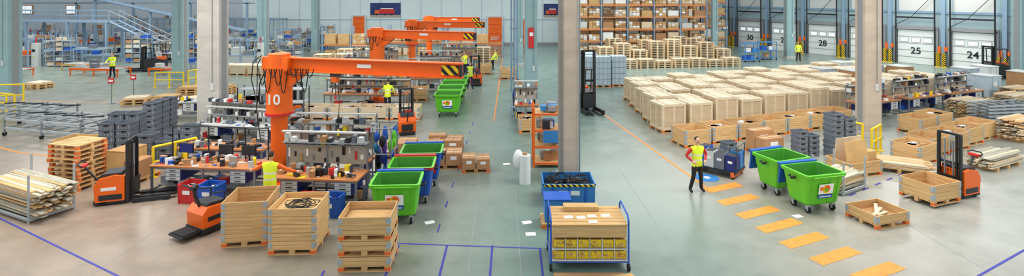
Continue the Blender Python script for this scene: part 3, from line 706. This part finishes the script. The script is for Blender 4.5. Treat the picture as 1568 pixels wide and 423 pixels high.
def frames(L=4.4,W=1.7):
    b=MB()
    for z in (.35,.75):
        for sy in (-1,0,1): b.box((0,sy*W/2,z),(L,.06,.08),'galv')
        for k in range(6): b.box((-L/2+k*L/5,0,z),(.06,W,.06),'steel')
    for sx in (-1,0,1):
        for sy in (-1,1): b.box((sx*L/2,sy*W/2,.45),(.06,.06,.75),'steel'); b.cyl((sx*L/2-.03,sy*W/2,.09),(sx*L/2+.03,sy*W/2,.09),.09,'rubber'); b.box((sx*L/2,sy*W/2,.18),(.1,.1,.06),'steel')
    for k in range(4): b.box((-L/2+.4+k*1.1,.2,.82),(.9,.04,.05),'dark',rz=.4)
    return b
put('frame_trolley',frames(),(-20.3,23.6),-14); put('frame_trolley',frames(3.6,1.3),(-23.7,25.9),-10)
put('workbench',bench(4.0,.9,True,True,top='grey_light',clut=34,bh=1.5),(-11.3,21.9),-14)
put('workbench',bench(4.0,.9,False,True,top='grey_light',clut=24),(-15.2,26.8),10)
b=MB()
for z in (.2,.8,1.4,2.0): b.box((0,0,z),(3,.6,.04),'galv')
for x in (-1.5,-.5,.5,1.5):
    for y in (-.3,.3): b.cyl((x,y,0),(x,y,2.1),.025,'dark')
for k in range(30): b.box((random.uniform(-1.3,1.3),0,random.choice([.2,.8,1.4])+.2),(random.uniform(.15,.35),.4,random.uniform(.15,.36)),random.choice(CL+['tote']*8))
put('wire_shelf',b,(-10.9,23.9),0)
put('workbench',bench(4.6,1.0,True,False,clut=40,bh=1.6),(-7.9,28.6),-3)
for i in range(4): put('open_crate',crate_open(1.45,.9,2,'pine_pale','boxes',.26).mesh('c'),(-10.0+i*1.55,26.5),0 if i!=1 else 3)
for (x,y,w) in ((-9.9,33.2,3.6),(-5.4,33.6,3),(-5.2,37.6,3),(-10.8,41,3.6),(-4.4,43.4,3),(-10.4,37,3)):
    put('workbench',bench(w,.9,True,True,clut=24,bh=2.1),(x,y),random.uniform(-6,6))
put('open_crate',C_o[1],(-5.6,31.0),5); put('open_crate',C_o[2],(-2.2,40.6),5); put('open_crate',C_o[1],(-.3,38.5),5)
# ------------------------------------------------------------------ racking
def racking(bays,levels,lh=1.6,d=1.1,bw=2.7,fill=.85,mats=('cardboard','pine','plywood','white','pine_pale','grey_light','pine_pale'),beam='beam'):  # extra pale load materials: far haze put into the colour mix
    b=MB(); H=levels*lh+.4
    for i in range(bays+1):
        for y in (-d/2,d/2): b.box((i*bw-bays*bw/2,y,H/2),(.12,.1,H),'steel_blue')
        for k in range(int(H/.8)): b.tube([(i*bw-bays*bw/2,-d/2,k*.8),(i*bw-bays*bw/2,d/2,k*.8+.8)],.02,'steel_blue',4)
    for i in range(bays):
        cx=(i+.5)*bw-bays*bw/2
        for l in range(levels):
            z=l*lh if l else 0
            if l:
                for y in (-d/2,d/2): b.box((cx,y,z-.06),(bw-.12,.06,.09),beam)
                b.box((cx,0,z),(bw-.2,d,.02),'pine_dark')
            for q in (-1,1):
                if random.random()<fill:
                    x=cx+q*bw*.24; h=random.uniform(.5,lh-.42); m=random.choice(mats)
                    b.box((x,0,z+.08),(1.15,1.0,.12),'pine')
                    if random.random()<.3: b.box((x,0,z+.15+h/2),(1.05,.95,h),m)
                    else:
                        for a in (-1,0,1):
                            for c in range(3): b.box((x+a*.36,0,z+.15+h*(c+.5)/3),(.33,.9,h/3-.02),random.choice(mats))
    return b
put('pallet_racking',racking(6,5,1.3,fill=.95),(15.2,57.3),0); put('pallet_racking',racking(6,5,1.3,fill=.95),(14.6,59.8),0); put('pallet_racking',racking(5,5,1.25,fill=.95),(13.2,54.0),0)
put('pallet_racking',racking(2,2,1.3,mats=('pine','pine_pale','plywood')),(-15.4,50.4),0); put('pallet_racking',racking(2,2,1.3,mats=('pine','pine_pale')),(-9.6,52.6),0)
put('pallet_racking',racking(2,2,1.3,mats=('pine','cardboard','pine_pale')),(-3.6,51.5),0)
for i,(x,y) in enumerate(((-13,46.2),(-14.6,46.0),(-11.3,46.6),(-4.4,47.2),(-2.6,47.4),(-13.6,42.5),(-15.2,42.2))): put('pallet_stack',pm,(x,y),random.uniform(-6,6))
# ------------------------------------------------------------------ left machinery hall
def conveyor(L,w=.9,h=.8,fr='steel_blue',load=True):
    b=MB()
    for sy in (-1,1): b.box((0,sy*w/2,h),(L,.05,.16),fr)
    n=int(L/.25)
    for k in range(n): b.cyl((-L/2+.12+k*.25,-w/2,h+.03),(-L/2+.12+k*.25,w/2,h+.03),.035,'galv',n=6)
    for k in range(int(L/1.5)+1):
        for sy in (-1,1): b.box((-L/2+.1+k*(L-.2)/int(L/1.5),sy*w/2,h/2),(.07,.07,h),fr)
    if load:
        for k in range(int(L*.5)): b.box((random.uniform(-L*.45,L*.45),0,h+.22),(.5,.4,.3),random.choice(['tote','grey_light','cardboard','blue','pine_pale']))
    return b
for (x,y,L,r,f) in ((-31.5,40,4.4,-10,'orange'),(-26.5,40.2,2.4,-8,'orange'),(-38.5,39.6,4,-8,'orange_end'),(-43.5,41,3,-8,'orange_end'),(-34.5,42.4,3.6,-8,'pine'),(-25.4,43.2,3,5,'steel_blue')):
    put('roller_conveyor',conveyor(L,1.1,.5,fr=f),(x,y),r)
put('roller_conveyor',conveyor(20,1.0,3.2),(-36,60.2),-1)
def totewall(nx,nz,m=('tote','grey_light','tote','blue','steel_blue','grey_mid','cardboard','pine_pale')):
    b=MB()
    for i in range(nx+1):
        for y in (-.3,.3): b.box((i*.7-nx*.35,y,nz*.42/2+.1),(.05,.05,nz*.42+.2),'steel_blue')
    for k in range(nz):
        b.box((0,0,.1+k*.42),(nx*.7,.6,.03),'galv')
        for i in range(nx):
            if random.random()<.85: b.box(((i+.5)*.7-nx*.35,0,.1+k*.42+.15),(.55,.5,.26),random.choice(m))
    return b
def machine():
    b=MB(); w,d,h=2.4,1.4,2.3
    for sx in (-1,0,1):
        for sy in (-1,1): b.box((sx*w/2,sy*d/2,h/2),(.08,.08,h),'steel_blue')
    for z in (.1,1.0,h):
        for sy in (-1,1): b.box((0,sy*d/2,z),(w,.07,.07),'steel_blue')
        for sx in (-1,1): b.box((sx*w/2,0,z),(.07,d,.07),'steel_blue')
    b.box((0,0,.55),(w*.9,d*.8,.8),random.choice(['grey_light','grey_mid','steel_blue','white'])); b.box((-.5,0,1.3),(.8,.8,.7),'grey_light'); b.box((.5,0,1.15),(.7,.7,.4),random.choice(['blue','orange','steel','tote']))
    b.box((w/2+.25,-.2,1.0),(.4,.5,2.0),'grey_light'); b.box((w/2+.25,-.46,1.4),(.28,.02,.2),'black'); b.cyl((w/2+.25,-.2,2.0),(w/2+.25,-.2,2.5),.05,'red'); b.box((w/2+.25,-.46,.9),(.1,.02,.1),'yellow')
    return b
for y in (44.6,46.9,49.3,51.6,54.0,56.4,58.4):
    x=-.95*y+random.uniform(-1,1)
    while x<-20.5:
        if (abs(x+22.4)<2.2 and abs(y-47)<1.5) or (abs(x+20.6)<2.4 and abs(y-54.7)<1.6) or (x>-33 and x<-23 and y<45) or (48<y<50 and -49.5<x<-27) or (51<y<54.2 and x<-36 and x>-46.5 and int(x)%3==0): x+=1.2; continue
        r=random.random()
        if r<.32: put('tote_shelving',totewall(3,random.choice([3,4,5,6])),(x,y),random.uniform(-3,3)); x+=2.7
        elif r<.62: put('workbench',bench(2.2,.8,True,True,top='grey_light',clut=14,bh=random.choice([1.7,2.0,2.3])),(x,y),random.uniform(-3,3)); x+=2.8
        elif r<.75: put('roller_conveyor',conveyor(2.8,h=random.choice([.7,.9,1.5])),(x,y),random.uniform(-3,3)); x+=3.3
        elif r<.85: put('pallet_stack',random.choice([pm,pm3]),(x,y),random.uniform(-6,6)); x+=1.9
        else: put('packing_machine',machine(),(x,y),random.uniform(-3,3)); x+=3.4
b=MB()
b.box((-2,0,3.6),(12,2,.15),'steel_blue')
for x in (-7.8,-4,0,3.8):
    for y in (-.9,.9): b.box((x,y,1.8),(.18,.18,3.6),'steel_blue')
for y in (-.95,.95):
    for z in (4.1,4.6): b.tube([(-8,y,z),(4,y,z)],.035,'steel_blue',6)
    for k in range(9): b.cyl((-8+k*1.5,y,3.6),(-8+k*1.5,y,4.6),.03,'steel_blue',n=6)
for sy in (-.8,.3):
    b.tube([(4,sy,3.6),(11.5,sy,.2)],.1,'steel_blue',6); b.tube([(4,sy,4.6),(11.5,sy,1.2)],.035,'galv',6)
    for k in range(6): b.cyl((4+k*1.5,sy,3.6-k*.68),(4+k*1.5,sy,4.6-k*.68),.03,'galv',n=6)
for k in range(16): b.box((4.3+k*.46,-.25,3.4-k*.21),(.3,1.0,.04),'galv')
put('mezzanine_stairs',b,(-41,49.1),-3)
b2=MB()
for y in (0,.5,1.0): b2.tube([(0,y,6.3),(18,y,2.4)],.1,'steel_blue',6)
for k in range(13): b2.box((k*1.4,.5,6.3-k*.303),(.1,1.3,.1),'steel')
for k in (2,6,10): b2.box((k*1.4,.5,(6.3-k*.303)/2),(.2,.2,6.3-k*.303),'steel_blue')
put('inclined_conveyor',b2,(-45,52.4),0)
b2=MB()
for x in range(6): b2.box((x*6,0,2.6),(.2,.2,5.2),'steel_blue')
for z in (5.2,5.8): b2.box((15,0,z),(30.4,.14,.14),'steel_blue')
for x in range(16): b2.cyl((x*2,0,5.2),(x*2,0,6.0),.035,'steel_blue',n=6)
b2.box((15,.6,5.1),(30.4,1.4,.1),'grey_mid')
put('steel_walkway',b2,(-58,55.2),0)
for x,y in ((-23.0,30.0),(-22.6,31.2)):
    b=MB(); b.cyl((0,0,0),(0,0,1.2),.025,'steel'); b.cyl((0,0,0),(0,0,.03),.2,'steel'); b.box((0,-.03,1.3),(.35,.02,.3),'red'); b.box((0,-.045,1.3),(.24,.01,.12),'white'); put('sign_post',b,(x,y))
# ------------------------------------------------------------------ right desks/equipment
for (x,y,w,r) in ((18.4,26.6,3.0,22),(21.7,27.9,3.0,22),(25.0,29.2,3.0,22)):
    put('workbench',bench(w,.9,True,True,top='benchtop',clut=28,bh=1.7),(x,y),r)
b=MB()
for k in range(6):
    b.X=Matrix.Translation((0,0,k*.16))
    for sy in (-.5,.5): b.box((0,sy,.2),(3.0,.06,.07),'galv')
    for q in range(6): b.box((-1.4+q*.56,0,.2),(.06,1.0,.05),'steel')
b.X=Matrix.Identity(4)
for sx in (-1.3,1.3): b.box((sx,0,.08),(.1,1.0,.16),'steel')
put('steel_frame_stack',b,(23.9,25.4),10)
for (x,y,r) in ((22.3,22.9,25),(23.6,27.0,22),(27.4,28.6,22),(29.4,30.3,20)):
    put('timber_stack',lumber(2.0,1.0,.9,False,('pine_pale','timber_grey','pine')),(x,y),r)
for i,(x,y) in enumerate(((30.0,34.6),(32.0,35.4),(32.2,33.0),(28.6,31.6))): put('wrapped_pallet',C_wr[i%3],(x,y),20)
# ------------------------------------------------------------------ people
def person(name,loc,rz,arms=None,legs=None,lean=0.0,sleeve='sleeve_red',vest='hivis',trouser='trouser',hair='hair',s=1.0):
    A=arms or {}
    J={'pel':(0,0,.95),'sp':(0,0,1.12),'ch':(0,0,1.3),'nb':(0,.01,1.46),'nt':(0,0,1.54)}
    R={'pel':(.155,.115),'sp':(.15,.11),'ch':(.18,.125),'nb':(.085,.075),'nt':(.055,.058)}
    E=[('pel','sp','vest'),('sp','ch','vest'),('ch','nb','vest'),('nb','nt','skin')]
    for sd,k in ((-1,'l'),(1,'r')):
        el,wr=A.get(k,((.27,.03,1.16),(.27,-.1,.92)))
        J['sh'+k]=(sd*.19,0,1.41); J['el'+k]=(sd*el[0],el[1],el[2]); J['wr'+k]=(sd*wr[0],wr[1],wr[2])
        lg=(legs or {}).get(k,((.12,-.02,.5),(.16,.02,.09)))
        J['hp'+k]=(sd*.09,0,.88); J['kn'+k]=(sd*lg[0][0],lg[0][1],lg[0][2]); J['an'+k]=(sd*lg[1][0],lg[1][1],lg[1][2]); J['to'+k]=(sd*(lg[1][0]+.02),lg[1][1]-.17,.045)
        R['sh'+k]=(.07,.07); R['el'+k]=(.05,.05); R['wr'+k]=(.034,.034); R['hp'+k]=(.095,.1); R['kn'+k]=(.068,.07); R['an'+k]=(.055,.058); R['to'+k]=(.045,.04)
        E+=[('ch','sh'+k,'vest'),('sh'+k,'el'+k,'sleeve'),('el'+k,'wr'+k,'sleeve'),('pel','hp'+k,'tr'),('hp'+k,'kn'+k,'tr'),('kn'+k,'an'+k,'tr'),('an'+k,'to'+k,'shoe')]
    if lean:
        for k,p in J.items():
            if k[:2] in ('sp','ch','nb','nt','sh','el','wr'):
                d=Vector(p)-Vector((0,0,.95)); d=Matrix.Rotation(lean,3,'X')@d; J[k]=tuple(d+Vector((0,0,.95)))
    ks=list(J); me=bpy.data.meshes.new('sk'); me.from_pydata([J[k] for k in ks],[(ks.index(a),ks.index(c)) for a,c,_ in E],[])
    o=bpy.data.objects.new('sk',me); SC.collection.objects.link(o)
    o.modifiers.new('s','SKIN'); sv=me.skin_vertices[0].data
    for i,k in enumerate(ks): sv[i].radius=R[k]; sv[i].use_root=(k=='pel')
    ss=o.modifiers.new('ss','SUBSURF'); ss.levels=2; ss.render_levels=2
    dg=bpy.context.evaluated_depsgraph_get(); ev=o.evaluated_get(dg); m2=ev.to_mesh()
    vs=[tuple(q.co) for q in m2.vertices]; fs=[tuple(p.vertices) for p in m2.polygons]; ce=[p.center.copy() for p in m2.polygons]
    ev.to_mesh_clear(); bpy.data.objects.remove(o)
    mm={'vest':vest,'skin':'skin','sleeve':sleeve,'tr':trouser,'shoe':'shoe'}
    b=MB(); buckets={}
    for f,c in zip(fs,ce):
        best=None;bd=9
        for a,d,l in E:
            A0=Vector(J[a]);D=Vector(J[d])-A0; t=max(0,min(1,(c-A0).dot(D)/D.length_squared)); q=(c-(A0+D*t)).length/(R[a][0]*(1-t)+R[d][0]*t)
            if q<bd: bd=q;best=l;
        if best in('tr',) and c.z>.84: best='vest'
        if best=='shoe' or (best=='tr' and c.z<.1): best='shoe'
        buckets.setdefault(mm[best],[]).append(f)
    b.V+=vs
    for m,fl in buckets.items():
        k=b.mi(m)
        for f in fl: b.F.append(f); b.M.append(k); b.S.append(True)
    hb=Vector(J['nt']); Rm=Matrix.Rotation(lean*.6,4,'X')
    b.X=Matrix.Translation(hb)@Rm
    def hf(v):
        w=1-.28*max(0,-v.z)**1.5; y=v.y
        if v.y<0: y*=.95
        if v.z<-.2 and v.y>0: y*=.8
        return Vector((v.x*w,y*w,v.z))
    b.sph((0,-.01,.105),(.076,.096,.12),'skin',20,14,hf)
    b.prism([(-.014,.078),(.014,.078),(.006,.12),(-.006,.12)],-.128,-.095,'skin'); b.box((0,-.1,.052),(.042,.012,.009),'red')
    for sx in (-1,1):
        b.sph((sx*.03,-.094,.115),(.013,.01,.008),'white',8,5); b.sph((sx*.03,-.103,.115),(.006,.004,.006),'black',6,4); b.sph((sx*.077,0,.1),(.012,.022,.032),'skin',8,6); b.box((sx*.03,-.1,.134),(.03,.008,.006),hair)
    b.sph((0,.008,.135),(.083,.1,.105),hair,18,10,lambda v: Vector((v.x,v.y*(1 if v.y>-.3 else .75),max(v.z,-.45 if v.y>0 else .12))))
    b.X=Matrix.Identity(4)
    for sd,k in ((-1,'l'),(1,'r')):
        w=Vector(J['wr'+k]); d=(w-Vector(J['el'+k])).normalized(); side=d.cross(Vector((0,-1,.2))).normalized(); nrm=side.cross(d)
        b.tube([tuple(w-d*.01),tuple(w+d*.03),tuple(w+d*.085)],.03,'skin',8,[.028,.04,.036])
        for q,(off,ln) in enumerate(((-.03,.065),(-.01,.078),(.011,.072),(.031,.056))):
            p0=w+d*.08+side*off; p1=p0+d*ln*.5+nrm*.008; p2=p1+d*ln*.35+nrm*.022; p3=p2+d*ln*.15+nrm*.02
            b.tube([tuple(p0),tuple(p1),tuple(p2),tuple(p3)],.009,'skin',6,[.0095,.009,.008,.006])
        p0=w+d*.03-side*.032; b.tube([tuple(p0),tuple(p0-side*.025+d*.03+nrm*.01),tuple(p0-side*.03+d*.06+nrm*.02)],.011,'skin',6,[.012,.011,.008])
    return put(name,b,loc,rz,s=(s,s,s))
hips={'l':((.36,.06,1.17),(.22,-.1,1.02)),'r':((.36,.06,1.17),(.22,-.1,1.02))}
person('warehouse_worker',(5.97,16.85),12,hips,{'l':((.14,-.02,.5),(.24,.02,.09)),'r':((.12,-.02,.5),(.16,.02,.09))},trouser='black')
person('warehouse_worker',(-6.95,15.0),175,{'l':((.44,-.1,1.26),(.64,-.2,1.2)),'r':((.44,-.1,1.26),(.64,-.2,1.2))},lean=.1,sleeve='orange',trouser='navy',s=1.05)
reachp={'l':((.28,-.15,1.2),(.2,-.4,1.1)),'r':((.28,-.15,1.2),(.2,-.4,1.1))}
person('warehouse_worker',(-6.6,27.7),180,reachp,lean=.3,sleeve='hivis')
person('warehouse_worker',(-1.6,42.6),70,reachp,lean=.7,sleeve='hivis'); person('warehouse_worker',(-2.75,34.3),20,reachp,sleeve='navy',trouser='navy')
person('warehouse_worker',(.1,28.0),90,reachp,lean=.35,sleeve='sleeve_blue',vest='sleeve_blue',trouser='navy'); person('warehouse_worker',(-29.6,38.7),0,reachp,sleeve='hivis',s=1.05)
person('warehouse_worker',(-21.6,37.4),30,reachp,sleeve='sleeve_red',vest='sleeve_red'); person('warehouse_worker',(26.2,47.8),0,None,sleeve='hivis'); person('warehouse_worker',(-3.6,40.2),-60,reachp,sleeve='hivis')
# ------------------------------------------------------------------ light
w=bpy.data.worlds.new('world'); SC.world=w; w.use_nodes=True; bg=w.node_tree.nodes['Background']; bg.inputs[0].default_value=(.92,.97,1.0,1); bg.inputs[1].default_value=.82
for x in (-34,-12,10,32):
    for y in (16,42):
        l=bpy.data.lights.new('ceiling_light','AREA'); l.shape='RECTANGLE'; l.size=12; l.size_y=4; l.energy=1350; l.color=(1,.97,.92)
        o=bpy.data.objects.new('ceiling_light',l); SC.collection.objects.link(o); o.location=(x,y,10.5)
SC.view_settings.view_transform='Standard'; SC.view_settings.look='None'; SC.view_settings.exposure=.05
